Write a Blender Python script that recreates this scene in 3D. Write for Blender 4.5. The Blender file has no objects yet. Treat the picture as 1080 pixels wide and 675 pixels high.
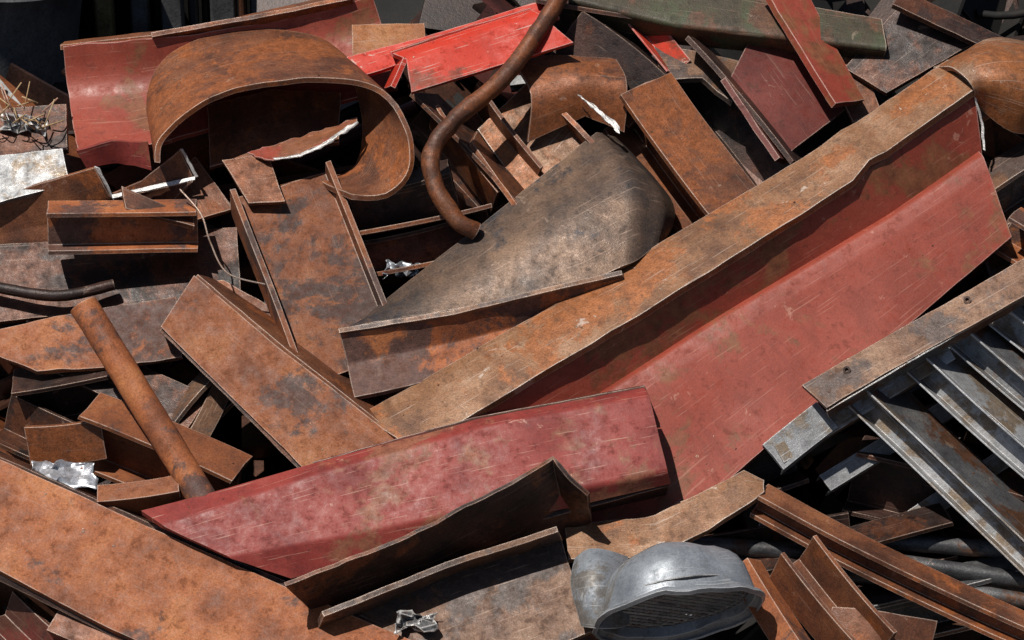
import bpy, math, random
from mathutils import Vector, noise, Matrix
random.seed(11)
K=0.004; D=14.0
pit=math.radians(28)
R=Vector((1,0,0)); U=Vector((0,math.sin(pit),math.cos(pit))); C=Vector((0,-math.cos(pit),math.sin(pit)))
O=Vector((0,0,2.3))
SL=0.42
TS=1.95
def P(x,y,h=0.0):
    """image pixels cast through the camera; h = metres toward it from heap slope"""
    ht=h+SL*(y-337.5)*K
    z=D-ht
    return O+R*((x-540)*K*z/D)+U*((337.5-y)*K*z/D)+C*ht
sc=bpy.context.scene
# ------------------------------------------------------------ materials
def N(nt,t,**k):
    n=nt.nodes.new(t)
    for a,b in k.items(): setattr(n,a,b)
    return n
def ramp(nt,src,stops,interp='LINEAR'):
    r=N(nt,'ShaderNodeValToRGB'); cr=r.color_ramp; cr.interpolation=interp
    while len(cr.elements)<len(stops): cr.elements.new(0.5)
    for e,(p,c) in zip(cr.elements,stops):
        e.position=p; e.color=(c[0],c[1],c[2],1) if hasattr(c,'__len__') else (c,c,c,1)
    nt.links.new(src,r.inputs[0]); return r.outputs[0]
def mix(nt,f,a,b,mode='MIX'):
    m=N(nt,'ShaderNodeMix',data_type='RGBA',blend_type=mode)
    for s,v in ((m.inputs[0],f),(m.inputs[6],a),(m.inputs[7],b)):
        if isinstance(v,(int,float)): s.default_value=v
        elif isinstance(v,tuple): s.default_value=(v[0],v[1],v[2],1)
        else: nt.links.new(v,s)
    return m.outputs[2]
def N_mul(nt,a,f):
    m=N(nt,'ShaderNodeMath',operation='MULTIPLY'); nt.links.new(a,m.inputs[0]); m.inputs[1].default_value=f; return m.outputs[0]
def metal(name,cols,patch=None,patch_amt=.5,scale=4,rough=.58,metallic=0.0,streak=.25,scratch=.2,scol=(.42,.30,.23),bump=.35,edge=(.66,.52,.43),edge_amt=.9,lite=False,grain=.75,stain=.5,scuff=.3,spec=.4,vary=.35):
    m=bpy.data.materials.new(name); m.use_nodes=True; nt=m.node_tree; nt.nodes.clear(); L=nt.links.new
    out=N(nt,'ShaderNodeOutputMaterial'); bs=N(nt,'ShaderNodeBsdfPrincipled'); L(bs.outputs[0],out.inputs[0])
    bs.inputs['Specular IOR Level'].default_value=spec
    tc=N(nt,'ShaderNodeTexCoord'); oi=N(nt,'ShaderNodeObjectInfo')
    mu=N(nt,'ShaderNodeMath',operation='MULTIPLY'); L(oi.outputs['Random'],mu.inputs[0]); mu.inputs[1].default_value=53.0
    va=N(nt,'ShaderNodeVectorMath',operation='ADD'); L(tc.outputs['Object'],va.inputs[0]); L(mu.outputs[0],va.inputs[1])
    ua=N(nt,'ShaderNodeVectorMath',operation='ADD'); L(tc.outputs['UV'],ua.inputs[0]); L(mu.outputs[0],ua.inputs[1])
    def noi(vec,s,d=6,r=.6,dist=0):
        n=N(nt,'ShaderNodeTexNoise'); L(vec,n.inputs['Vector']); n.inputs['Scale'].default_value=s; n.inputs['Detail'].default_value=d
        n.inputs['Roughness'].default_value=r; n.inputs['Distortion'].default_value=dist; return n.outputs[0]
    def mp(vec,sx,sy,rot=0):
        n=N(nt,'ShaderNodeMapping'); L(vec,n.inputs[0]); n.inputs['Scale'].default_value=(sx,sy,1); n.inputs['Rotation'].default_value=(0,0,rot); return n.outputs[0]
    V=va.outputs[0]; UV=ua.outputs[0]
    n1=noi(V,scale,8,.66,.2)
    col=ramp(nt,n1,[(.34,cols[0]),(.5,cols[1]),(.66,cols[2])])
    if lite:
        n3=noi(V,70,3,.75)
        col=mix(nt,.75,col,ramp(nt,n3,[(.3,.45),(.5,1.),(.72,1.4)]),'MULTIPLY')
        L(col,bs.inputs['Base Color']); bs.inputs['Roughness'].default_value=rough; bs.inputs['Metallic'].default_value=metallic
        bp=N(nt,'ShaderNodeBump'); bp.inputs['Strength'].default_value=bump; bp.inputs['Distance'].default_value=.004; L(n3,bp.inputs['Height']); L(bp.outputs[0],bs.inputs['Normal'])
        return m
    n2=noi(V,scale*.6,9,.72,.3)
    if patch:
        sh=N(nt,'ShaderNodeMapRange'); L(oi.outputs['Random'],sh.inputs[0]); sh.inputs[3].default_value=-.05; sh.inputs[4].default_value=.05
        aa=N(nt,'ShaderNodeMath',operation='ADD'); L(n2,aa.inputs[0]); L(sh.outputs[0],aa.inputs[1])
        pm=ramp(nt,aa.outputs[0],[(.58-patch_amt*.2,0.),(.63-patch_amt*.2,1.)])
        n22=noi(V,scale*6,4,.7)
        pc=mix(nt,ramp(nt,n22,[(.3,0.),(.7,1.)]),tuple(c*.6 for c in patch),tuple(min(1,c*1.25) for c in patch))
        col=mix(nt,pm,col,pc)
    wn=N(nt,'ShaderNodeMath',operation='FRACT'); L(mu.outputs[0],wn.inputs[0])
    vr=N(nt,'ShaderNodeMapRange'); L(wn.outputs[0],vr.inputs[0]); vr.inputs[3].default_value=1-vary; vr.inputs[4].default_value=1+vary*.35
    col=mix(nt,1.0,col,vr.outputs[0],'MULTIPLY')
    n3=noi(V,130,4,.75)
    col=mix(nt,grain,col,ramp(nt,n3,[(.3,.40),(.5,1.),(.7,1.5)]),'MULTIPLY')
    n5=noi(V,20,7,.75)
    col=mix(nt,N_mul(nt,ramp(nt,n5,[(.56,0.),(.62,1.)]),stain),col,tuple(c*.5 for c in cols[0]))
    st=noi(mp(UV,9,2.2),1.0,7,.72,.5)
    col=mix(nt,N_mul(nt,ramp(nt,st,[(.52,0.),(.64,1.)]),streak),col,tuple(c*.7 for c in cols[0]))
    s1=noi(mp(UV,5,150,-.6),1.0,2,.5,.2); s2=noi(mp(UV,3,110,1.1),1.0,2,.5,.2)
    mx=N(nt,'ShaderNodeMath',operation='MAXIMUM'); L(s1,mx.inputs[0]); L(s2,mx.inputs[1])
    col=mix(nt,N_mul(nt,ramp(nt,mx.outputs[0],[(.67,0.),(.71,1.)]),scratch),col,scol)
    n6=noi(V,8,9,.75,.5)
    col=mix(nt,N_mul(nt,ramp(nt,n6,[(.63,0.),(.65,1.)]),scuff),col,scol)
    rr=N(nt,'ShaderNodeMapRange'); L(n5,rr.inputs[0]); rr.inputs[1].default_value=.35; rr.inputs[2].default_value=.65
    rr.inputs[3].default_value=rough-.14; rr.inputs[4].default_value=min(1,rough+.22); ro=rr.outputs[0]
    bs.inputs['Metallic'].default_value=metallic
    if edge_amt>0:
        bv=N(nt,'ShaderNodeBevel',samples=2); bv.inputs[0].default_value=.008
        ge=N(nt,'ShaderNodeNewGeometry')
        dp=N(nt,'ShaderNodeVectorMath',operation='DOT_PRODUCT'); L(bv.outputs[0],dp.inputs[0]); L(ge.outputs['Normal'],dp.inputs[1])
        em=ramp(nt,dp.outputs['Value'],[(.82,1.),(.97,0.)])
        mm=N(nt,'ShaderNodeMath',operation='MULTIPLY'); L(em,mm.inputs[0]); L(ramp(nt,n6,[(.4,.25),(.50,1.)]),mm.inputs[1])
        ef=N_mul(nt,mm.outputs[0],edge_amt)
        col=mix(nt,ef,col,edge)  # worn bare edges, with edge glints painted into the same colour
        r2=N(nt,'ShaderNodeMapRange'); L(ef,r2.inputs[0]); L(ro,r2.inputs[3]); r2.inputs[4].default_value=.3; ro=r2.outputs[0]
    L(col,bs.inputs['Base Color']); L(ro,bs.inputs['Roughness'])
    ad=N(nt,'ShaderNodeMath',operation='ADD'); L(n3,ad.inputs[0])
    m5=N(nt,'ShaderNodeMath',operation='MULTIPLY'); L(n5,m5.inputs[0]); m5.inputs[1].default_value=2.; L(m5.outputs[0],ad.inputs[1])
    bp=N(nt,'ShaderNodeBump'); bp.inputs['Strength'].default_value=bump; bp.inputs['Distance'].default_value=.004; L(ad.outputs[0],bp.inputs['Height'])
    L(bp.outputs[0],bs.inputs['Normal'])
    return m
M={}
M['orange']=metal('orange_rust',[(.16,.050,.020),(.285,.088,.030),(.37,.135,.048)],patch=(.10,.050,.038),patch_amt=.22,rough=.64,scratch=.12,scuff=.12)
M['brown']=metal('brown_rust',[(.065,.027,.016),(.15,.054,.026),(.24,.093,.042)],patch=(.26,.082,.027),patch_amt=.36,rough=.50,metallic=.15,scratch=.2)
M['tan']=metal('tan_scale_rust',[(.085,.044,.028),(.175,.090,.052),(.26,.155,.097)],patch=(.10,.072,.062),patch_amt=.45,rough=.48,metallic=.2,scratch=.35)
M['flange']=metal('brown_flange_rust',[(.11,.050,.026),(.215,.103,.049),(.31,.178,.105)],patch=(.28,.10,.034),patch_amt=.38,rough=.45,metallic=.15,scratch=.4,streak=.45,edge=(.8,.74,.66),edge_amt=1.,scuff=.7,scol=(.48,.40,.34),vary=.1)
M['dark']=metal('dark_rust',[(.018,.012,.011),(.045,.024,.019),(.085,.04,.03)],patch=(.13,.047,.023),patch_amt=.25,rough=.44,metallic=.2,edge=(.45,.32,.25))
M['primer']=metal('red_oxide_primer',[(.185,.033,.018),(.25,.045,.026),(.295,.060,.036)],patch=(.20,.072,.032),patch_amt=.25,scale=2.4,rough=.5,streak=.32,scratch=.32,scol=(.44,.22,.16),bump=.14,grain=.35,stain=.4,scuff=.5,spec=.4,edge=(.65,.46,.4),vary=.08)
M['pink']=metal('faded_red_primer',[(.165,.025,.021),(.245,.040,.032),(.295,.062,.046)],patch=(.25,.092,.052),patch_amt=.27,scale=3.4,rough=.52,streak=.45,scratch=.6,scol=(.44,.26,.2),bump=.14,edge=(.14,.06,.045),grain=.38,stain=.55,scuff=.75,spec=.32,vary=.05)
M['maroon']=metal('maroon_shade_primer',[(.08,.019,.016),(.13,.029,.022),(.175,.044,.033)],patch=(.10,.04,.026),patch_amt=.25,scale=3,rough=.5,scratch=.2,grain=.4,bump=.2,vary=.15)  # darker primer; on the red beam it carries painted shade
M['scale']=metal('mill_scale',[(.052,.042,.038),(.125,.080,.056),(.21,.13,.083)],patch=(.05,.046,.05),patch_amt=.38,scale=2.8,rough=.44,metallic=.3,streak=.35,scratch=.3,vary=.1)
M['galv']=metal('weathered_galvanised_steel',[(.18,.18,.185),(.30,.305,.31),(.42,.42,.43)],patch=(.22,.165,.115),patch_amt=.28,rough=.42,metallic=.35,scratch=.4,scol=(.6,.6,.6),edge=(.85,.85,.85),grain=.45,vary=.2)
M['dgalv']=metal('dark_grey_steel',[(.045,.045,.048),(.10,.10,.104),(.18,.175,.17)],patch=(.12,.055,.03),patch_amt=.28,rough=.44,metallic=.3,edge=(.75,.73,.7),edge_amt=1.)
M['redp']=metal('bright_red_paint',[(.36,.024,.012),(.46,.030,.013),(.50,.042,.02)],patch=(.24,.05,.025),patch_amt=.2,scale=3,rough=.52,scratch=.6,scol=(.5,.38,.32),bump=.12,edge=(.65,.55,.5),grain=.3,scuff=.9,spec=.28,vary=.1)
M['orp']=metal('orange_paint',[(.26,.08,.018),(.36,.12,.028),(.42,.17,.05)],patch=(.22,.09,.04),patch_amt=.3,rough=.55)
M['green']=metal('old_green_paint',[(.035,.028,.018),(.07,.055,.030),(.07,.09,.042)],patch=(.14,.065,.035),patch_amt=.5,rough=.5)
M['cut']=metal('torn_bright_steel',[(.42,.40,.38),(.62,.60,.58),(.78,.77,.75)],rough=.4,metallic=.4,scratch=.2,streak=.1,edge_amt=0,bump=.6,scale=20,vary=.1)
M['alu']=metal('grey_painted_housing',[(.15,.165,.185),(.23,.25,.275),(.31,.33,.355)],patch=(.18,.165,.15),patch_amt=.3,scale=4,rough=.46,metallic=.3,scratch=.4,scol=(.55,.55,.55),edge=(.8,.8,.8),grain=.45,stain=.5,bump=.15,scuff=.4,vary=.05)
M['foil']=metal('crumpled_foil',[(.25,.26,.28),(.42,.44,.47),(.6,.6,.62)],rough=.35,metallic=.7,lite=True)
M['black']=metal('gap_shade_black',[(.004,.0035,.003),(.008,.007,.006),(.016,.012,.010)],rough=.8,lite=True)  # near-black stands in for shade in gaps; also plain black machine parts
M['yel']=metal('faded_machine_yellow',[(.16,.12,.05),(.25,.19,.085),(.32,.27,.15)],rough=.55,lite=True)
M['straw']=metal('dry_straw',[(.24,.15,.07),(.38,.25,.13),(.5,.38,.22)],rough=.8,lite=True)
M['dirt']=metal('dirt_ground',[(.05,.038,.03),(.10,.075,.058),(.15,.115,.09)],rough=.9,scale=1.5,lite=True)
M['glass']=metal('dark_glass',[(.01,.01,.012),(.02,.02,.022),(.03,.03,.035)],rough=.2,lite=True)
M['tarp']=metal('grey_machine_steel',[(.045,.046,.048),(.095,.097,.10),(.15,.15,.15)],rough=.5,lite=True,scale=3)
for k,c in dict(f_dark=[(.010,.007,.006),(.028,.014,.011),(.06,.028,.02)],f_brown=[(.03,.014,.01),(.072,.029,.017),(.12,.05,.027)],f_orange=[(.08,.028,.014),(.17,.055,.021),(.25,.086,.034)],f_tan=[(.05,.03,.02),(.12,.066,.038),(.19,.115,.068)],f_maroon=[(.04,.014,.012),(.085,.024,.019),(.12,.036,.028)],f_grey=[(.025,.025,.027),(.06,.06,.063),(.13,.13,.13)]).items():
    M[k]=metal('heap_'+k[2:],c,rough=.46,lite=True,scale=3,metallic=.2)  # darkened copies of the metals, shade among the filler put into colour
# ------------------------------------------------------------ geometry
def finish(name,geo,mats,bev=.0025,solid=None,rim=False,ang=38,parent=None):
    v,f,uv,mi=geo
    c=sum(v,Vector())/len(v)
    me=bpy.data.meshes.new(name); me.from_pydata([tuple(p-c) for p in v],[],f)
    ul=me.uv_layers.new(name='UVMap')
    for pl in me.polygons:
        for k,li in enumerate(pl.loop_indices):
            ul.data[li].uv=uv[pl.index][k]
        pl.material_index=mi[pl.index]
    for m in mats: me.materials.append(M[m])
    me.update(); me.shade_smooth(); me.set_sharp_from_angle(angle=math.radians(ang))
    ob=bpy.data.objects.new(name,me); ob.location=c; sc.collection.objects.link(ob)
    if solid:
        s=ob.modifiers.new('thickness','SOLIDIFY'); s.thickness=solid; s.offset=0; s.use_even_offset=False
        if rim: s.material_offset_rim=1
    if bev:
        b=ob.modifiers.new('bevel','BEVEL'); b.width=bev; b.segments=1; b.limit_method='ANGLE'; b.angle_limit=math.radians(50); b.harden_normals=True
    if parent: ob.parent=parent
    return ob
def nz(p,s,seed=0): return noise.noise_vector(p*s+Vector((seed*7.3,seed*3.1,-seed*5.7)))
def cat(p0,p1,p2,p3,t):
    return 0.5*((2*p1)+(p2-p0)*t+(2*p0-5*p1+4*p2-p3)*t*t+(3*p1-p0-3*p2+p3)*t*t*t)
def fillet(pts,r,n=4):
    o=[pts[0]]
    for i in range(1,len(pts)-1):
        a,b,c=pts[i-1],pts[i],pts[i+1]
        da=(a-b); dc=(c-b); ra=min(r,da.length*.45); rc=min(r,dc.length*.45)
        pa=b+da.normalized()*ra; pc=b+dc.normalized()*rc
        for k in range(n+1):
            t=k/n; o.append(pa*(1-t)**2+b*2*t*(1-t)+pc*t*t)
    o.append(pts[-1]); return o
def sheet(name,st,mat,t=.012,rim=None,smooth=False,vsmooth=False,fil=0,wob=.005,rag=.003,step=.045,parent=None,bev=.002,ang=38,dent=()):
    seed=random.random()*90
    S=[[P(*p) for p in s] for s in st]
    if fil: S=[fillet(s,fil) for s in S]
    nv=len(S[0])
    segs=[max(1,math.ceil(max((s[i+1]-s[i]).length for s in S)/step)) for i in range(nv-1)]
    S2=[]
    for s in S:
        row=[]
        for i in range(nv-1):
            for k in range(segs[i]):
                tt=k/segs[i]
                if vsmooth: row.append(cat(s[max(0,i-1)],s[i],s[i+1],s[min(nv-1,i+2)],tt))
                else: row.append(s[i].lerp(s[i+1],tt))
        row.append(s[-1]); S2.append(row)
    nu=len(S2); rows=[]
    for i in range(nu-1):
        n=max(1,math.ceil(max((a-b).length for a,b in zip(S2[i],S2[i+1]))/step))
        for k in range(n):
            tt=k/n
            if smooth: rows.append([cat(S2[max(0,i-1)][j],S2[i][j],S2[i+1][j],S2[min(nu-1,i+2)][j],tt) for j in range(len(S2[0]))])
            else: rows.append([S2[i][j].lerp(S2[i+1][j],tt) for j in range(len(S2[0]))])
    rows.append(S2[-1])
    nr=len(rows); nc=len(rows[0])
    W=[[p+nz(p,1.8,seed)*wob+nz(p,7,seed)*wob*.15 for p in r] for r in rows]
    for (dx,dy,dh,rad,depth) in dent:
        q=P(dx,dy,dh)
        for r in W:
            for c_,p in enumerate(r):
                f=math.exp(-((p-q).length/rad)**2)
                if f>.01: r[c_]=p-C*depth*f
    if rag:
        fr_=28 if step<.03 else 12
        for r_,r in enumerate(rows):
            for c_,p in enumerate(r):
                if r_ in(0,nr-1) or c_ in(0,nc-1):
                    W[r_][c_]=W[r_][c_]+nz(p,fr_,seed)*rag
    vv=[p for r in W for p in r]
    us=[0.]
    for i in range(nr-1): us.append(us[-1]+(rows[i+1][nc//2]-rows[i][nc//2]).length)
    vs=[0.]
    for j in range(nc-1): vs.append(vs[-1]+(rows[nr//2][j+1]-rows[nr//2][j]).length)
    F=[];UVs=[];MI=[]
    for i in range(nr-1):
        for j in range(nc-1):
            F.append((i*nc+j,(i+1)*nc+j,(i+1)*nc+j+1,i*nc+j+1))
            UVs.append([(us[i],vs[j]),(us[i+1],vs[j]),(us[i+1],vs[j+1]),(us[i],vs[j+1])]); MI.append(0)
    mats=[mat]+([rim] if rim else [])
    return finish(name,(vv,F,UVs,MI),mats,bev=bev,solid=t*(TS if t>.008 else 1),rim=bool(rim),parent=parent,ang=ang)
def outline(kind,w,h,t):
    w2=w/2;h2=h/2;t2=t/2
    if kind=='I':
        return [(-h2,-w2),(-h2+t,-w2),(-h2+t,-t2),(h2-t,-t2),(h2-t,-w2),(h2,-w2),(h2,w2),(h2-t,w2),(h2-t,t2),(-h2+t,t2),(-h2+t,w2),(-h2,w2)]
    if kind=='C':
        return [(-h2,-w2),(h2,-w2),(h2,w2),(h2-t,w2),(h2-t,-w2+t),(-h2+t,-w2+t),(-h2+t,w2),(-h2,w2)]
    if kind=='L':
        return [(-h2,-w2),(h2,-w2),(h2,-w2+t),(-h2+t,-w2+t),(-h2+t,w2),(-h2,w2)]
    if kind=='F':
        return [(-h2,-t2),(h2,-t2),(h2,t2),(-h2,t2)]
    if kind=='O':
        n=20; return [(h2*math.cos(a*6.28318/n),h2*math.sin(a*6.28318/n)) for a in range(n)]
def beam_geo(A,B,kind,w,h,t,roll,step=.06,wob=.005,rag=.006,bend=0,capmat=1,basemat=0):
    seed=random.random()*90
    T=(B-A).normalized(); S=C.cross(T).normalized(); Nn=T.cross(S)
    r=math.radians(roll); Sa=S*math.cos(r)+Nn*math.sin(r); Nb=-S*math.sin(r)+Nn*math.cos(r)
    ol=outline(kind,w,h,t)
    if kind!='O':
        o2=[]
        for i in range(len(ol)):
            a=Vector(ol[i]+(0,)); b=Vector(ol[(i+1)%len(ol)]+(0,)); n=max(1,int((b-a).length/step))
            for k in range(n): o2.append(a.lerp(b,k/n))
    else: o2=[Vector(p+(0,)) for p in ol]
    Ln=(B-A).length; n=max(2,int(Ln/step)); m=len(o2)
    v=[];F=[];UV=[];MI=[]
    for i in range(n+1):
        u=i/n
        cpt=A.lerp(B,u)+Sa*(bend*4*u*(1-u))
        for q in o2:
            p=cpt+Sa*q.x+Nb*q.y
            p=p+nz(p,2.2,seed)*wob
            if i in(0,n): p=p+T*(noise.noise(p*25)*rag*1.5)
            v.append(p)
    per=[0.]
    for j in range(m): per.append(per[-1]+(o2[(j+1)%m]-o2[j]).length)
    for i in range(n):
        for j in range(m):
            j2=(j+1)%m
            F.append((i*m+j,(i+1)*m+j,(i+1)*m+j2,i*m+j2)[::-1])
            a,b=Ln*i/n,Ln*(i+1)/n
            UV.append([(a,per[j]),(b,per[j]),(b,per[j+1]),(a,per[j+1])][::-1]); MI.append(basemat)
    for e,base in ((0,0),(1,n*m)):
        idx=[base+j for j in range(m)]
        if e==0: idx=idx[::-1]
        F.append(tuple(idx)); UV.append([(o2[k-base].x,o2[k-base].y) for k in idx]); MI.append(capmat)
    return v,F,UV,MI
def beam(name,A,B,kind,w,h,roll,mat,t=.012,cap=None,bend=0,wob=.005,rag=.006,parent=None):
    g=beam_geo(P(*A),P(*B),kind,w*K,h*K,t*(TS if t>.008 else 1),roll,bend=bend*K,wob=wob,rag=rag)
    return finish(name,g,[mat,cap or mat],parent=parent,bev=.002)
def tube(name,pts,r,mat,wall=.006,hollow=True,parent=None,lumpy=0,n=20):
    ps=[P(*p) for p in pts]; path=[]
    if len(ps)>2:
        for i in range(len(ps)-1):
            for k in range(12): path.append(cat(ps[max(0,i-1)],ps[i],ps[i+1],ps[min(len(ps)-1,i+2)],k/12))
        path.append(ps[-1])
    else: path=[ps[0].lerp(ps[1],k/24) for k in range(25)]
    r=r*K; v=[];F=[];UV=[];MI=[]; up=Vector((.3,-.5,.8))
    rings=[]
    for i,p in enumerate(path):
        T=(path[min(i+1,len(path)-1)]-path[max(0,i-1)]).normalized()
        a=(up-T*up.dot(T)).normalized(); b=T.cross(a); up=a
        rr=[]
        for j in range(n):
            an=2*math.pi*j/n; d=a*math.cos(an)+b*math.sin(an)
            q=p+d*r; q=q+d*(noise.noise(q*18)*lumpy+noise.noise(q*60)*lumpy*.4)
            rr.append((q,p+d*(r-wall)))
        rings.append(rr)
    nr=len(rings)
    for rr in rings: v+= [q[0] for q in rr]
    off=len(v)
    for rr in rings: v+= [q[1] for q in rr]
    for i in range(nr-1):
        for j in range(n):
            k=(j+1)%n; a0,a1=i*.03,(i+1)*.03; b0,b1=j*.01,(j+1)*.01
            F.append((i*n+j,i*n+k,(i+1)*n+k,(i+1)*n+j)[::-1]); UV.append([(a0,b0),(a0,b1),(a1,b1),(a1,b0)][::-1]); MI.append(0)
            if hollow:
                F.append((off+i*n+j,off+(i+1)*n+j,off+(i+1)*n+k,off+i*n+k)[::-1]); UV.append([(a0,b0),(a1,b0),(a1,b1),(a0,b1)][::-1]); MI.append(0)
    for i in (0,nr-1):
        if hollow:
            for j in range(n):
                k=(j+1)%n; q=(i*n+j,off+i*n+j,off+i*n+k,i*n+k)
                F.append(q[::-1] if i==0 else q); UV.append([(0,0)]*4); MI.append(0)
        else:
            q=tuple(i*n+j for j in range(n)); F.append(q); UV.append([(0,0)]*n); MI.append(0)
    return finish(name,(v,F,UV,MI),[mat],bev=0,parent=parent)
def group(name,obs):
    e=bpy.data.objects.new(name,None); sc.collection.objects.link(e)
    c=sum((o.location for o in obs),Vector())/len(obs); e.location=c
    for o in obs:
        o.parent=e; o.location=o.location-c
    return e
# ============================================================ main pieces
hero=sheet('web',[
 [(395,452,.20),(438,478,.37),(530,486,.20)],
 [(643,308,.20),(678,330,.37),(736,352,.20)],
 [(870,172,.20),(901,190,.37),(938,230,.20)],
 [(1004,80,.20),(1027,97,.37),(1035,164,.20)]],'primer',t=.010,fil=.012,wob=.004,rag=.002)
herof=sheet('lower_flange',[  # top step is an added ledge, shaped to catch a bright line
 [(526,483,.17),(531,487,.240),(545,502,.242),(655,612,.20)],
 [(732,349,.17),(737,354,.240),(746,370,.242),(815,465,.20)],
 [(934,227,.17),(940,232,.240),(947,246,.242),(992,315,.20)],
 [(1031,159,.17),(1037,166,.240),(1042,180,.242),(1067,250,.20)]],'primer',t=.016,fil=.010,wob=.006,rag=.002,dent=((880,330,.22,.22,.012),(760,440,.2,.16,.014)))
hero2=sheet('top_flange',[
 [(388,436,.27),(400,452,.33),(438,476,.40)],[(640,294,.27),(654,310,.33),(682,331,.40)],[(866,158,.27),(876,174,.33),(901,193,.40)],[(888,141,.28),(899,154,.34),(918,172,.41)],[(905,133,.27),(914,146,.33),(935,164,.40)],[(1000,66,.27),(1010,79,.33),(1030,96,.40)]],'flange',t=.019,wob=.006,rag=.004,vsmooth=True)
hero3=sheet('crumpled_end',[
 [(985,76,.24),(1005,78,.38),(1024,94,.43),(1028,108,.32)],
 [(1014,60,.25),(1030,66,.42),(1043,90,.46),(1040,122,.30)],
 [(1045,42,.2),(1064,58,.40),(1074,92,.46),(1066,140,.28)],
 [(1090,46,.15),(1105,62,.36),(1112,100,.42),(1100,140,.24)],
 [(1140,60,.1),(1150,80,.35),(1155,110,.4),(1140,160,.2)]],'flange',t=.012,smooth=True,vsmooth=True,wob=.03,ang=70)
he=sheet('torn_end_edge',[[(1027,99,.385),(1030,100,.385)],[(1034,128,.30),(1037,130,.30)],[(1036,158,.24),(1039,159,.24)]],'cut',t=.005,rag=.006,step=.02)
group('bent_steel_h_beam',[hero,herof,hero2,hero3,he])
b1=sheet('face',[
 [(150,541,.40),(172,556,.46),(240,588,.46),(306,610,.40)],
 [(330,493,.42),(340,501,.48),(390,560,.48),(420,578,.43)],
 [(500,446,.44),(512,452,.50),(540,530,.50),(560,543,.44)],
 [(680,412,.45),(684,420,.50),(703,496,.50),(706,508,.44)]],'pink',t=.014,wob=.008,fil=.010,rag=.002,dent=((600,470,.5,.12,.02),(400,520,.48,.14,.015)))
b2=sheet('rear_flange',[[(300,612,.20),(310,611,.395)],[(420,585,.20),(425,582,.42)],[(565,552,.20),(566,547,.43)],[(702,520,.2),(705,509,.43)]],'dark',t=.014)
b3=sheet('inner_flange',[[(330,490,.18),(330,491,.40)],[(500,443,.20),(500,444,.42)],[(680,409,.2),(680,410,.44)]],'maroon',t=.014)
group('faded_red_steel_channel',[b1,b2,b3])
a1=sheet('flange',[[(-150,405,.35),(-215,505,.38)],[(0,486,.37),(-40,585,.40)],[(200,577,.39),(120,665,.42)],[(440,680,.41),(340,770,.44)],[(560,735,.42),(480,820,.44)]],'orange',t=.018,wob=.008,rag=.002)
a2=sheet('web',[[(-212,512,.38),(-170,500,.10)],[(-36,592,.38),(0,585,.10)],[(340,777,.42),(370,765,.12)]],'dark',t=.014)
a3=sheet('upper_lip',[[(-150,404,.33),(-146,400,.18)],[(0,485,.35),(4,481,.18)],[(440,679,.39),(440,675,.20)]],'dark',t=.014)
group('rusty_steel_i_beam',[a1,a2,a3])
sheet('torn_steel_plate',[[(300,616,.66),(345,662,.22)],[(430,566,.70),(475,625,.22)],[(530,514,.70),(560,590,.24)],[(574,488,.70),(588,570,.26)],[(582,482,.70),(600,565,.26)],[(600,503,.68),(612,556,.30)],[(620,522,.62),(624,550,.32)]],'dark',t=.010,wob=.008,rag=.006)
l1=sheet('web',[[(330,668,.36),(385,740,.40)],[(480,600,.38),(500,720,.42)],[(592,566,.40),(624,668,.44)]],'tan',t=.012,wob=.006)
l2=sheet('top_flange',[[(340,648,.54),(330,668,.36)],[(480,592,.56),(480,602,.38)],[(588,558,.58),(592,568,.40)]],'tan',t=.013,wob=.004)
group('steel_channel',[l1,l2])
sheet('ragged_steel_flange',[[(596,556,.30),(600,592,.36)],[(690,545,.32),(690,588,.38)],[(745,517,.33),(748,560,.38)],[(785,497,.33),(790,533,.38)],[(806,508,.34),(808,520,.37)]],'flange',t=.014,wob=.008,rag=.008)
sheet('small_steel_offcut',[[(640,548,.30),(660,585,.28)],[(700,575,.30),(690,600,.28)]],'brown')
fb=sheet('flat_bar',[[(845,408,.36),(872,432,.40)],[(960,342,.36),(985,366,.40)],[(1080,273,.36),(1095,305,.40)],[(1180,215,.36),(1195,245,.40)]],'tan',t=.010,rag=.003)
fb2=sheet('lip',[[(872,433,.40),(874,440,.30)],[(985,367,.40),(987,374,.30)],[(1195,246,.40),(1198,252,.30)]],'dgalv',t=.008)
hole_rings=[tube('hole_ring',[(bx,by,.37),(bx,by,.396)],4.0,'dark',wall=.008,n=14) for bx,by in ((893,390),(1020,316))]  # dark rings added in place of the punched holes
group('punched_angle_iron',[fb,fb2]+hole_rings)
fr=[]
for i,(ax,ay,bx,by) in enumerate(((905,418,1120,625),(962,378,1170,560),(1005,350,1210,520),(1040,322,1240,480),(1072,298,1270,450))):
    fr.append(beam('slat',(ax,ay,.28-.02*i),(bx,by,.28-.02*i),'C',26,26,12,'galv',t=.008,wob=.004,bend=random.uniform(-3,3)))
    fr.append(sheet('blade',[[(ax+6,ay-6,.32-.02*i),(ax+34,ay-24,.10)],[(bx+6,by-6,.32-.02*i),(bx+34,by-24,.10)]],'dgalv' if i%2==0 else 'galv',t=.008,wob=.004))
for (ax,ay,bx,by,h) in ((820,482,1000,372,.2),(868,512,1060,395,.02),(930,570,1110,450,.0)):
    fr.append(beam('cross_member',(ax,ay,h),(bx,by,h),'C',24,20,170,'galv',t=.008,wob=.003))
group('steel_louvre_frame',fr)
beam('steel_box_offcut',(815,485,.18),(872,440,.22),'C',30,34,170,'galv',t=.008)
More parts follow.
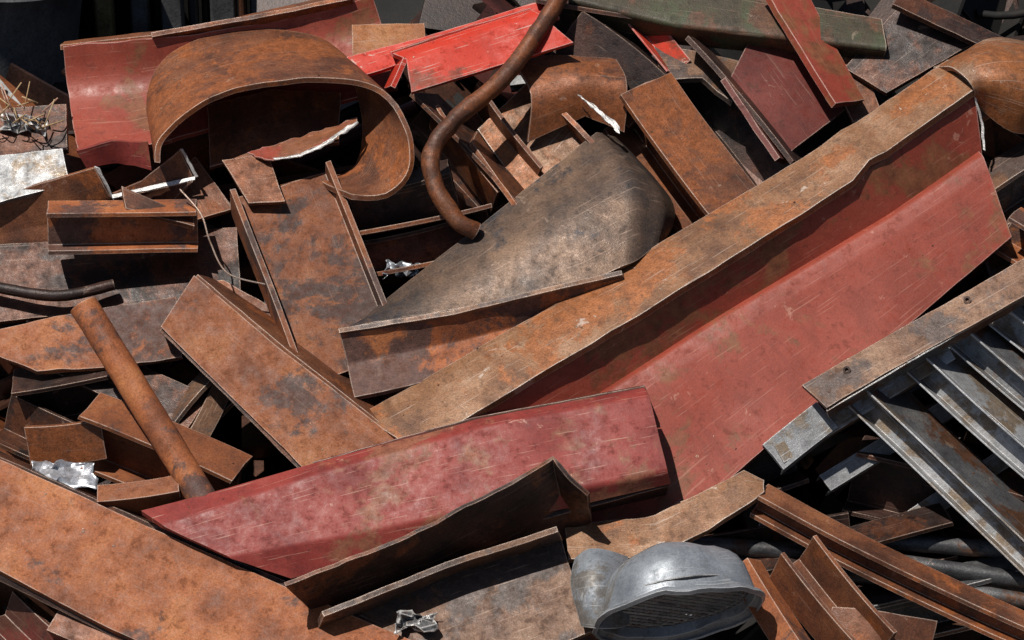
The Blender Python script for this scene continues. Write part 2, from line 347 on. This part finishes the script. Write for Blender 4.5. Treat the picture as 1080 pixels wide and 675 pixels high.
k1=sheet('upper_face',[
 [(396,328,.18),(380,340,.25),(362,349,.30)],
 [(500,246,.18),(505,288,.30),(505,322,.33)],
 [(590,174,.14),(612,225,.31),(615,300,.34)],
 [(630,142,.10),(668,195,.30),(664,280,.33)],
 [(648,146,.04),(694,205,.20),(690,262,.26)],
 [(656,152,-.04),(708,216,.06),(694,262,.14)]],'scale',t=.012,vsmooth=True,wob=.01,ang=60)
k2=sheet('lower_face',[
 [(358,350,.31),(366,385,.22),(373,420,.28)],
 [(480,330,.335),(490,360,.22),(480,398,.28)],
 [(655,289,.34),(660,315,.20),(640,345,.24)]],'orange',t=.012,fil=.02,wob=.005)
k3=sheet('lip',[[(357,349,.335),(364,354,.28)],[(480,328,.355),(486,334,.30)],[(656,287,.36),(660,293,.30)]],'tan',t=.012)
group('mill_scale_steel_channel',[k1,k2,k3])
s1=sheet('front_flange',[[(205,291,.30),(170,346,.26)],[(300,372,.32),(250,425,.28)],[(432,474,.34),(330,505,.30)]],'orange',t=.016,rag=.002)
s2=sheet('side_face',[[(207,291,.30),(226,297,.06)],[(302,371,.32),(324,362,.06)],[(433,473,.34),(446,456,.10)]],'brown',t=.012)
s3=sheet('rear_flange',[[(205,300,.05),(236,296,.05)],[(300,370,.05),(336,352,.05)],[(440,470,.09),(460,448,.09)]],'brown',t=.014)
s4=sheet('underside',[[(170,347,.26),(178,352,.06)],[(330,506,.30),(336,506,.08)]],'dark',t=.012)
group('rusty_steel_box_beam',[s1,s2,s3,s4])
beam('short_steel_i_beam',(296,197,.10),(372,392,.16),'I',48,112,-14,'orange',t=.013)
sheet('bent_steel_offcut',[[(234,170,.14),(262,216,.18)],[(282,163,.14),(300,214,.18)]],'brown',t=.010)
tube('rusty_steel_pipe',[(88,322,.50),(216,530,.36)],15,'orange',wall=.009,lumpy=.002)
tube('bent_rusty_pipe',[(596,-14,.22),(570,30,.26),(530,83,.30),(478,128,.33),(455,162,.33),(460,198,.31),(482,232,.28),(502,244,.24)],9.5,'brown',wall=.008,lumpy=.005)
sheet('curled_steel_strip',[
 [(165,172,.34),(163,150,.05)],
 [(172,145,.36),(158,100,.02)],
 [(215,110,.38),(178,62,.0)],[(270,92,.38),(225,40,-.02)],[(345,84,.36),(290,33,-.02)],[(402,96,.34),(345,46,-.0)],
 [(431,138,.32),(374,84,.02)],[(433,180,.30),(384,140,.04)],[(408,206,.28),(372,180,.04)],[(370,208,.26),(330,190,.04)]],'brown',t=.013,smooth=True,wob=.006,ang=60)
n1_=sheet('web',[
 [(66,49,-.02),(72,100,-.12),(82,160,.06)],
 [(120,44,.0),(130,95,-.10),(140,158,.06)],
 [(200,36,.0),(210,80,-.10),(225,135,.02)],
 [(300,20,.0),(310,60,-.08),(330,118,.02)],
 [(392,-5,.0),(405,35,-.08),(420,95,.0)]],'primer',t=.012,vsmooth=True,wob=.012,rag=.006,ang=60)
n2_=sheet('torn_lip',[[(80,158,.07),(90,178,.0)],[(118,150,.10),(122,172,.02)],[(157,150,.08),(160,180,.0)]],'pink',t=.010,rag=.010,wob=.012)
n3_=sheet('flange',[[(64,50,-.02),(68,46,-.22)],[(200,36,.0),(200,32,-.2)],[(392,-6,.0),(385,-10,-.2)]],'brown')
n4_=sheet('stiffener',[[(160,36,.05),(162,44,-.06)],[(280,16,.05),(282,30,-.06)],[(372,-4,.04),(376,10,-.06)]],'brown')
group('buckled_steel_channel',[n1_,n2_,n3_,n4_])
sheet('steel_plate_offcut',[[(218,112,.02),(222,178,.08)],[(290,95,.02),(300,160,.08)],[(360,100,.02),(358,150,.08)]],'brown',rag=.008)
t1=sheet('sheet',[[(262,160,.14),(284,168,.20)],[(310,146,.15),(318,163,.20)],[(350,136,.15),(352,147,.20)],[(378,125,.15),(378,133,.18)]],'primer',t=.008,rag=.010,wob=.015,step=.02)
t2=sheet('torn_edge',[[(286,166,.215),(289,169,.22)],[(320,161,.215),(323,164,.22)],[(350,146,.215),(352,149,.22)],[(377,128,.195),(379,131,.20)]],'cut',rag=.014,wob=.015,step=.015,t=.004,bev=0)
group('torn_steel_sheet',[t1,t2])
q1=sheet('trough',[
 [(100,176,.22),(117,208,.12),(205,190,.12),(190,158,.22)],
 [(20,200,.12),(35,238,.0),(160,240,.0),(150,190,.12)],
 [(-90,220,.05),(-75,265,-.06),(90,262,-.06),(80,220,.05)]],'brown',t=.011,fil=.02)
q2=sheet('cut_edge',[[(99,175,.225),(104,177,.225)],[(117,207,.125),(120,211,.13)]],'cut',t=.008,rag=.004,step=.015)
q3=sheet('cut_edge',[[(117,206,.15),(118,210,.155)],[(206,187,.15),(206,191,.155)]],'cut',t=.008,rag=.004,step=.015)
q4=sheet('cut_edge',[[(206,188,.15),(209,187,.155)],[(190,157,.235),(193,157,.24)]],'cut',t=.008,rag=.004,step=.015)
group('flame_cut_steel_channel',[q1,q2,q3,q4])
sheet('steel_angle_offcut',[[(206,166,.02),(170,200,.04)],[(246,222,.04),(190,240,.08)]],'brown')
i1=beam('small_steel_i_beam',(50,240,.24),(208,238,.18),'I',40,46,22,'orange',t=.010,cap='brown')
sheet('small_steel_gusset',[[(128,198,.28),(132,222,.30)],[(205,232,.24),(206,240,.26)]],'brown')
sheet('broad_steel_plate',[[(-60,362,.08),(-10,372,.10),(40,392,.12)],[(60,334,.10),(90,366,.12),(120,388,.12)],[(188,314,.10),(192,352,.12),(194,378,.12)]],'orange',t=.014,vsmooth=True,rag=.005,wob=.01)
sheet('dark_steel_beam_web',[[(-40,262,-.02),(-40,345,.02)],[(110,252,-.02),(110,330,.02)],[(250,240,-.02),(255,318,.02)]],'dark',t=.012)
tube('steel_wire',[(190,200,.30),(212,226,.31),(222,256,.28),(240,288,.24),(280,300,.22)],.9,'tan',hollow=False,n=8)
sheet('galvanised_plate',[[(-30,168,.10),(-30,222,.12)],[(66,158,.10),(74,196,.12)]],'galv',t=.014,wob=.004)
sheet('dark_steel_plate',[[(-30,120,.0),(-30,172,.04)],[(70,112,.0),(72,160,.04)]],'dark',t=.02)
u1=sheet('web',[[(503,137,.0),(565,222,.02)],[(556,88,.0),(620,158,.02)]],'flange',t=.012)
u2=sheet('flange',[[(501,140,.0),(496,152,.18)],[(562,226,.02),(556,234,.20)]],'brown')
u3=sheet('flange',[[(557,86,.0),(563,84,.14)],[(621,156,.02),(628,154,.14)]],'brown')
group('steel_channel_offcut',[u1,u2,u3])
c1=sheet('plate',[[(538,62,.10),(560,100,.18),(556,150,.06)],[(590,60,.10),(615,85,.20),(618,122,.1)],[(650,64,.08),(662,90,.18),(660,140,.08)]],'brown',t=.012,vsmooth=True,ang=60)
c2=sheet('torn_bright_edge',[[(610,98,.22),(615,103,.225)],[(632,112,.23),(634,119,.23)],[(655,134,.22),(656,142,.22)]],'cut',rag=.014,wob=.015,step=.015,t=.006)
group('curved_steel_plate',[c1,c2])
r1=sheet('face',[[(414,58,.20),(428,64,.24),(434,98,.24)],[(560,12,.20),(572,18,.24),(606,46,.24)]],'redp',t=.012,rag=.003,dent=((520,50,.24,.15,.02),))
r2=sheet('far_flange',[[(413,56,.06),(413,57,.20)],[(560,10,.06),(560,11,.20)]],'redp',t=.012)
r3=sheet('end_gusset',[[(428,62,.25),(414,92,.25)],[(418,66,.05),(408,94,.05)]],'redp')
group('red_painted_steel_beam',[r1,r2,r3])
sheet('red_painted_strip',[[(366,62,.10),(376,84,.12)],[(440,42,.10),(446,60,.12)],[(580,0,.10),(590,20,.12)]],'redp',t=.012,rag=.004)
sheet('orange_painted_plate',[[(372,28,.02),(372,60,.04)],[(448,26,.02),(450,50,.04)]],'orp',t=.012)
beam('red_steel_offcut',(672,16,.06),(716,70,.08),'L',22,24,20,'redp',t=.008)
g1=sheet('green_painted_beam',[[(596,-40,.08),(600,0,.14),(610,20,.0)],[(700,-20,.08),(712,26,.14),(716,44,.0)],[(800,0,.08),(815,38,.14),(816,54,.0)],[(930,22,.08),(935,52,.14),(930,66,.0)]],'green',t=.014,fil=.01)
xb=sheet('web',[[(808,6,.0),(768,88,.10)],[(890,118,.0),(826,168,.12)]],'maroon',t=.014)  # maroon paints the shaded side of the beam, web and lower flange
xc2=sheet('outer_flange',[[(802,-12,.20),(844,-16,.08)],[(880,112,.24),(910,108,.12)]],'primer',t=.018)
xd=sheet('lower_flange',[[(762,84,.22),(772,90,.06)],[(820,168,.24),(830,172,.08)]],'maroon',t=.014)
group('red_primer_i_beam',[xb,xc2,xd])
sheet('grey_brown_plate',[[(890,74,.06),(935,100,.10)],[(958,-4,.06),(1030,46,.10)]],'dark',t=.014)
sheet('steel_beam_flange',[[(950,-10,.14),(940,6,.18)],[(1100,62,.14),(1100,82,.18)]],'dark',t=.014)
beam('large_steel_channel',(672,108,.04),(768,238,.06),'I',70,70,60,'brown',t=.013,bend=-3)
beam('large_steel_channel',(716,66,-.02),(826,196,.0),'C',76,66,15,'dark',t=.012,bend=3)
p1=sheet('twisted_steel_plate',[[(690,50,.0),(700,86,.08)],[(740,56,.03),(742,84,.09)],[(780,66,.0),(774,110,.08)]],'tan',t=.014,wob=.015,rag=.01)
sheet('steel_web_plate',[[(860,50,.02),(900,130,.05)],[(900,42,.02),(930,118,.05)]],'brown',t=.014)
T_=[
('C',545,200,.0,480,110,.02,50,60,20,'brown'),
('I',372,226,.02,480,200,.06,50,56,20,'dark'),
('C',378,270,.03,520,240,.0,50,50,0,'brown'),
('C',430,120,.0,540,235,.0,60,60,20,'dark'),
('C',560,30,.0,690,50,-.04,50,70,10,'dark'),
('C',600,40,-.02,690,110,-.04,50,70,190,'dark'),
('L',1000,120,.0,1110,190,.05,40,40,20,'brown'),
('C',1030,160,.05,1130,100,.05,50,70,10,'orange'),
('I',1040,215,.05,1150,150,.1,50,50,30,'tan'),
('C',1060,240,.12,1140,290,.12,40,44,30,'orange'),
('L',1080,70,.1,1130,150,.1,40,44,30,'galv'),
('I',90,452,.16,250,520,.18,50,64,35,'orange'),
('F',30,470,.20,110,462,.24,10,42,15,'brown'),
('C',105,530,.32,190,520,.34,30,22,140,'orange'),
('I',20,425,-.05,150,400,.0,50,56,30,'dark'),
('C',180,470,.02,240,400,.05,30,40,30,'tan'),
('L',0,440,.0,90,480,.06,40,44,20,'dark'),
('C',-20,540,.1,140,600,.1,40,44,20,'dark'),
('I',60,380,-.05,210,450,.0,50,50,60,'dark'),
('F',196,480,.12,232,412,.08,10,22,10,'tan'),
('C',785,598,.40,850,700,.44,30,26,200,'orange'),
('C',835,588,.44,920,690,.46,46,48,-35,'brown'),
('I',800,528,.30,1085,668,.36,34,26,25,'brown'),
('L',640,605,.15,900,560,.10,36,30,20,'dark'),
('C',700,640,.1,1000,560,.05,40,46,30,'dark'),
('I',900,500,-.1,1120,560,-.05,60,70,20,'dark'),
('I',880,660,.05,1120,600,.05,50,50,20,'dgalv'),
('C',60,655,.30,160,700,.36,26,30,160,'brown'),
('L',0,640,.22,90,720,.3,30,34,30,'maroon'),
('L',470,700,.30,640,672,.36,30,40,20,'orange'),
('C',720,520,.0,840,480,.0,50,50,10,'dark'),
]
nm={'I':'steel_i_beam','C':'steel_channel_section','L':'angle_iron','F':'flat_steel_bar'}
for (kd,ax,ay,ah,bx,by,bh,w,h,r,m) in T_:
    beam(nm[kd],(ax,ay,ah),(bx,by,bh),kd,w,h,r,m,t=.010 if kd!='F' else .014,bend=random.uniform(-4,4),wob=.006,rag=.006)
for (pts,r,m) in (([(700,572,.16),(900,588,.16),(1120,618,.16)],9,'dgalv'),([(720,592,.12),(900,606,.14),(1120,640,.14)],8,'dgalv'),([(800,560,.05),(1120,585,.08)],9,'dgalv'),([(-20,300,.1),(60,312,.12),(120,300,.1)],6,'dark')):
    tube('steel_tube',pts,r,m,lumpy=.002)
sheet('bent_dark_sheet',[[(878,640,.40),(870,672,.38)],[(930,644,.46),(925,684,.42)],[(988,655,.40),(980,690,.36)]],'brown',smooth=True,t=.010)
# ---- grey motor housing
def lathe(name,rings,centre,axis,mat,n=48,t=.006,dent=.0):
    axis=axis.normalized(); a=axis.orthogonal().normalized(); b=axis.cross(a)
    v=[];F=[];UV=[];MI=[]
    for (r,z) in rings:
        for j in range(n):
            an=2*math.pi*j/n
            p=centre+axis*z+a*(r*math.cos(an))+b*(r*math.sin(an))
            p=p+nz(p,4,3)*dent+nz(p,11,3)*dent*.3; v.append(p)
    m=n
    for i in range(len(rings)-1):
        for j in range(n):
            k=(j+1)%n
            F.append((i*m+j,i*m+k,(i+1)*m+k,(i+1)*m+j)); UV.append([(j*.03,i*.04),(j*.03+.03,i*.04),(j*.03+.03,i*.04+.04),(j*.03,i*.04+.04)]); MI.append(0)
    return finish(name,(v,F,UV,MI),[mat],solid=t,bev=.0015,ang=55)
cen=P(716,648,.52)
ax_=(U*.90-C*.38-R*.16).normalized()
cup=lathe('shell',[(.322,-.02),(.336,-.01),(.322,.004),(.304,.012),(.300,.04),(.294,.08),(.283,.12),(.266,.155),(.242,.185),(.21,.21),(.17,.225),(.13,.235),(.12,.225),(.02,.225)],cen,ax_,'alu',dent=.03,t=.009)
a=ax_.orthogonal().normalized(); b=ax_.cross(a)
rib=[]
rings_=lathe('grille_ring',[(.296,.055),(.285,.05),(.275,.055)],cen,ax_,'dgalv',t=.006)
for i in range(-9,10):
    u_=i/9*.27; hl=math.sqrt(max(0.0004,.286**2-u_**2))
    for d1,d2,o_ in ((a,b,.05),(b,a,.056)):
        A_=cen+ax_*o_+d1*u_-d2*hl; B_=cen+ax_*o_+d1*u_+d2*hl
        gg=beam_geo(A_,B_,'F',.01,.007,.005,0,step=.3,wob=0,rag=0); rib.append(finish('grille_wire',gg,['dgalv','dgalv'],bev=0))
col=sheet('mounting_collar',[[(607,590,.44),(603,618,.52),(614,662,.50)],[(622,580,.50),(622,612,.60),(630,664,.56)],[(642,582,.50),(644,612,.58),(648,664,.54)],[(662,588,.42),(664,612,.46),(664,660,.44)]],'alu',t=.008,vsmooth=True,smooth=True,wob=.012,ang=60)
group('crushed_motor_housing',[cup,rings_,col]+rib)
def foil(x,y,h,s,m='foil'):
    st=[]
    for i in range(7):
        st.append([(x+(i-3)*s/3+random.uniform(-4,4),y+(j-2)*s/5+random.uniform(-4,4),h+random.uniform(-.03,.04)) for j in range(5)])
    return sheet('crumpled_foil',st,m,t=.002,wob=.01,rag=.01,step=.02,bev=0,ang=20)
foil(66,500,.30,34); foil(425,285,.06,18); foil(440,655,.44,22,'dgalv'); foil(25,132,.05,24,'dgalv')
ws=[]
for i in range(22):
    x=random.uniform(-5,50); y=random.uniform(100,140); an=random.uniform(-2.9,-.2); l=random.uniform(14,36)
    ws.append(tube('wire',[(x,y,.14),(x+math.cos(an)*l*.5,y+math.sin(an)*l*.5,.17+random.uniform(0,.03)),(x+math.cos(an)*l,y+math.sin(an)*l,.16+random.uniform(-.03,.03))],random.uniform(.6,1.0),random.choice(['straw','straw','orange']),hollow=False,n=6))
group('wire_tuft',ws)
# ------------------------------------------------------------ heap filler
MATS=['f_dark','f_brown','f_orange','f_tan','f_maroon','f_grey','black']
wts=[38,20,9,4,5,7,14]  # weighted to dark pieces so gaps are shaded by colour
def filler(name,n,xr,yr,hr,lr,sr,step):
    V=[];F=[];UV=[];MI=[]
    for i in range(n):
        x=random.uniform(*xr); y=random.uniform(*yr); h=random.uniform(*hr); l=random.uniform(*lr)
        if x-l*.5<310 and y<115: continue
        a=random.choice([random.gauss(-.55,.3),random.gauss(.6,.35),random.uniform(0,3.14)])
        dx=math.cos(a)*l/2; dy=math.sin(a)*l/2; dh=random.uniform(-.10,.10)*min(1,l/150)
        if min(y-dy,y+dy)<60 and min(x-dx,x+dx)<300: continue
        k=random.choice('ICLFICLO'); s=random.uniform(*sr)
        mi=random.choices(range(len(MATS)),wts)[0]
        if (x>650 and y>480) or (x>560 and y<110): mi=random.choice((0,0,6)); h-=.12  # shade in these two corners painted as darker, sunken pieces
        if k=='O': s*=.35
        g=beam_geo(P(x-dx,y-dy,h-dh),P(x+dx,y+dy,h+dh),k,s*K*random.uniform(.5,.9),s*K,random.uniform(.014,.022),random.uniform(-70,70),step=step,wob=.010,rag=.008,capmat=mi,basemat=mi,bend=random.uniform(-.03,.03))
        o=len(V); V+=g[0]; F+=[tuple(q+o for q in f) for f in g[1]]; UV+=[[(a_+i*3.7,b_+i*1.3) for a_,b_ in q] for q in g[2]]; MI+=g[3]
    return finish(name,(V,F,UV,MI),MATS,bev=0)
h1=filler('beams_and_bars',430,(-350,1430),(-50,900),(-.85,-.36),(140,420),(44,95),.12)
h2=filler('small_scrap',220,(-60,1140),(0,720),(-.5,-.28),(25,90),(12,32),.08)
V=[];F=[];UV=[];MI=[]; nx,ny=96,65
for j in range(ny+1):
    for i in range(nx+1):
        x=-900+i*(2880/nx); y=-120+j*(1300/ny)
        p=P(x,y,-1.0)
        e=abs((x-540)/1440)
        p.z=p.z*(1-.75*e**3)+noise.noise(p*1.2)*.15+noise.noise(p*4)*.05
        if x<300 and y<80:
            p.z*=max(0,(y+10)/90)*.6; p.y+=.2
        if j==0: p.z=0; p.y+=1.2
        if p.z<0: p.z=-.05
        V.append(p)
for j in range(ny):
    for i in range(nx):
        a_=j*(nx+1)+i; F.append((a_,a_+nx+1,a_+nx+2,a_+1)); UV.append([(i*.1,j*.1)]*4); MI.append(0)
h3=finish('core',(V,F,UV,MI),['black'],bev=0)  # core coloured near-black as the shade between pieces
# a few small flakes of rust lying on the steel (found by casting down from above)
bpy.context.view_layer.update()
dg=bpy.context.evaluated_depsgraph_get()
V=[];F=[];UV=[];MI=[]
CM=['f_brown','f_orange','f_tan','orange']
for i in range(900):
    x=random.uniform(-40,1120); y=random.uniform(-10,700)
    q=P(x,y,0)
    ok,loc,nr_,_,ob,_=sc.ray_cast(dg,Vector((q.x,q.y,6)),Vector((0,0,-1)))
    if not ok or nr_.z<.70: continue
    if ob.name.startswith('core') or noise.noise(loc*2.5)<.05: continue
    s=random.choice((.003,.004,.005,.007))*random.uniform(.7,1.3)
    t_=nr_.orthogonal().normalized(); b_=nr_.cross(t_); o=len(V); m=random.choice((4,5,6)); a0=random.random()*6
    el_=random.uniform(.3,1); hh=s*random.uniform(.15,.4)
    base=[]
    for k in range(m):
        an=a0+k*6.283/m; rr_=s*random.uniform(.6,1.2)
        base.append(t_*math.cos(an)*rr_+b_*math.sin(an)*rr_*el_)
    V+=[loc+d-nr_*.001 for d in base]+[loc+d*.8+nr_*hh*random.uniform(.5,1.3) for d in base]
    mi=random.randrange(4)
    for k in range(m):
        k2=(k+1)%m; F.append((o+k,o+k2,o+m+k2,o+m+k)); UV.append([(0,0)]*4); MI.append(mi)
    F.append(tuple(o+m+k for k in range(m))); UV.append([(0,0)]*m); MI.append(mi)
h4=finish('loose_flakes',(V,F,UV,MI),CM,bev=0)
group('scrap_metal_heap',[h1,h2,h3,h4])
gv=[Vector((x,y,0)) for x,y in ((-400,-400),(400,-400),(400,600),(-400,600))]
finish('ground',(gv,[(0,1,2,3)],[[(0,0),(1,0),(1,1),(0,1)]],[0]),['dirt'],bev=0)
# ------------------------------------------------------------ machine behind (tracked excavator)
def box(name,c,s,mat,bev=.03,rot=0):
    x,y,z=s[0]/2,s[1]/2,s[2]/2; Rm=Matrix.Rotation(rot,3,'Z')
    v=[Vector(c)+Rm@Vector((a*x,b*y,d*z)) for a in(-1,1) for b in(-1,1) for d in(-1,1)]
    F=[(0,1,3,2),(4,6,7,5),(0,4,5,1),(2,3,7,6),(0,2,6,4),(1,5,7,3)]
    return finish(name,(v,F,[[(0,0),(s[0],0),(s[0],s[2]),(0,s[2])]]*6,[0]*6),[mat],bev=bev)
base=P(200,25,-1.3)
bx,by,bz=base.x,base.y,base.z
ex=[]
for sgn in(0,1):
    yy=by+.3+sgn*2.0
    ex.append(box('track_frame',(bx,yy,.45),(3.4,.5,.5),'tarp'))
    for q in range(30):
        an=q/30
        ex.append(box('track_shoe',(bx-1.8+an*3.6,yy,.93),(.10,.6,.05),'black',bev=.01))
        ex.append(box('track_shoe',(bx-1.8+an*3.6,yy,.03),(.10,.6,.05),'black',bev=.01))
ex.append(box('turntable',(bx,by+1.3,1.05),(1.4,1.4,.4),'black'))
ex.append(box('deck',(bx,by+1.3,1.35),(2.6,2.3,.25),'yel'))
ex.append(box('engine_bay',(bx+.1,by+1.4,2.3),(2.2,2.2,1.6),'black',bev=.10))
ex.append(box('frame_post',(bx-.42,by+.12,2.2),(.09,.12,1.7),'yel',bev=.02))
xx=bx-.30
for q,(w_,d_,m_,hh) in enumerate(((.10,.0,'tarp',1.6),(.05,.1,'black',1.5),(.12,-.03,'tarp',1.5),(.06,.06,'f_grey',1.6),(.05,.12,'black',1.5),(.14,.02,'tarp',1.6),(.05,.0,'f_brown',1.6),(.22,.04,'tarp',1.5),(.30,.08,'f_brown',1.5))):  # black entries are strips painting the dark gaps between panels
    ex.append(box('guard_panel',(xx+w_/2,by+.15+d_,2.2),(w_-.015,.10,hh),m_,bev=.015)); xx+=w_
for q in range(5):
    ex.append(box('hinge_block',(bx-.25+q*.17,by+.05,2.25+.12*(q%3)),(.06,.06,.14),('tarp','f_grey')[q%2],bev=.012))
ex.append(box('cab',(bx+.9,by+1.9,3.2),(1.0,1.2,1.7),'yel',bev=.08))
ex.append(box('cab_window',(bx+.9,by+1.285,3.4),(.8,.03,1.0),'glass',bev=.005))
group('excavator',ex)
dc=P(-40,30,-1.1)
cw=lathe('shell',[(.02,-.9),(.50,-.9),(.54,-.86),(.54,-.3),(.56,-.28),(.54,-.26),(.54,.3),(.56,.32),(.54,.34),(.54,.86),(.50,.9),(.02,.9)],dc,Vector((0.15,.1,1)),'tarp',n=64)
group('steel_drum',[cw])
# ------------------------------------------------------------ light, sky, camera
sd=Vector((-.30,-.19,.88)).normalized()
el=math.asin(sd.z); az=math.atan2(sd.x,sd.y)
w=bpy.data.worlds.new('World'); sc.world=w; w.use_nodes=True; nt=w.node_tree
sky=nt.nodes.new('ShaderNodeTexSky'); sky.sky_type='NISHITA'; sky.sun_disc=False; sky.sun_elevation=el; sky.sun_rotation=az
bg=nt.nodes['Background']; nt.links.new(sky.outputs[0],bg.inputs[0]); bg.inputs[1].default_value=.05
ld=bpy.data.lights.new('sun','SUN'); ld.energy=5.0; ld.angle=math.radians(.5); ld.color=(1,.95,.88)
lo=bpy.data.objects.new('sun',ld); sc.collection.objects.link(lo); lo.rotation_euler=sd.to_track_quat('Z','Y').to_euler()
cd=bpy.data.cameras.new('camera'); co=bpy.data.objects.new('camera',cd); sc.collection.objects.link(co)
co.matrix_world=Matrix((( R.x,U.x,C.x,0),(R.y,U.y,C.y,0),(R.z,U.z,C.z,0),(0,0,0,1)))
co.location=O+C*D
cd.sensor_width=36; cd.lens=36*D/(1080*K); cd.clip_end=2000; cd.clip_start=.1
sc.camera=co
sc.view_settings.view_transform='Standard'; sc.view_settings.look='None'; sc.view_settings.exposure=0
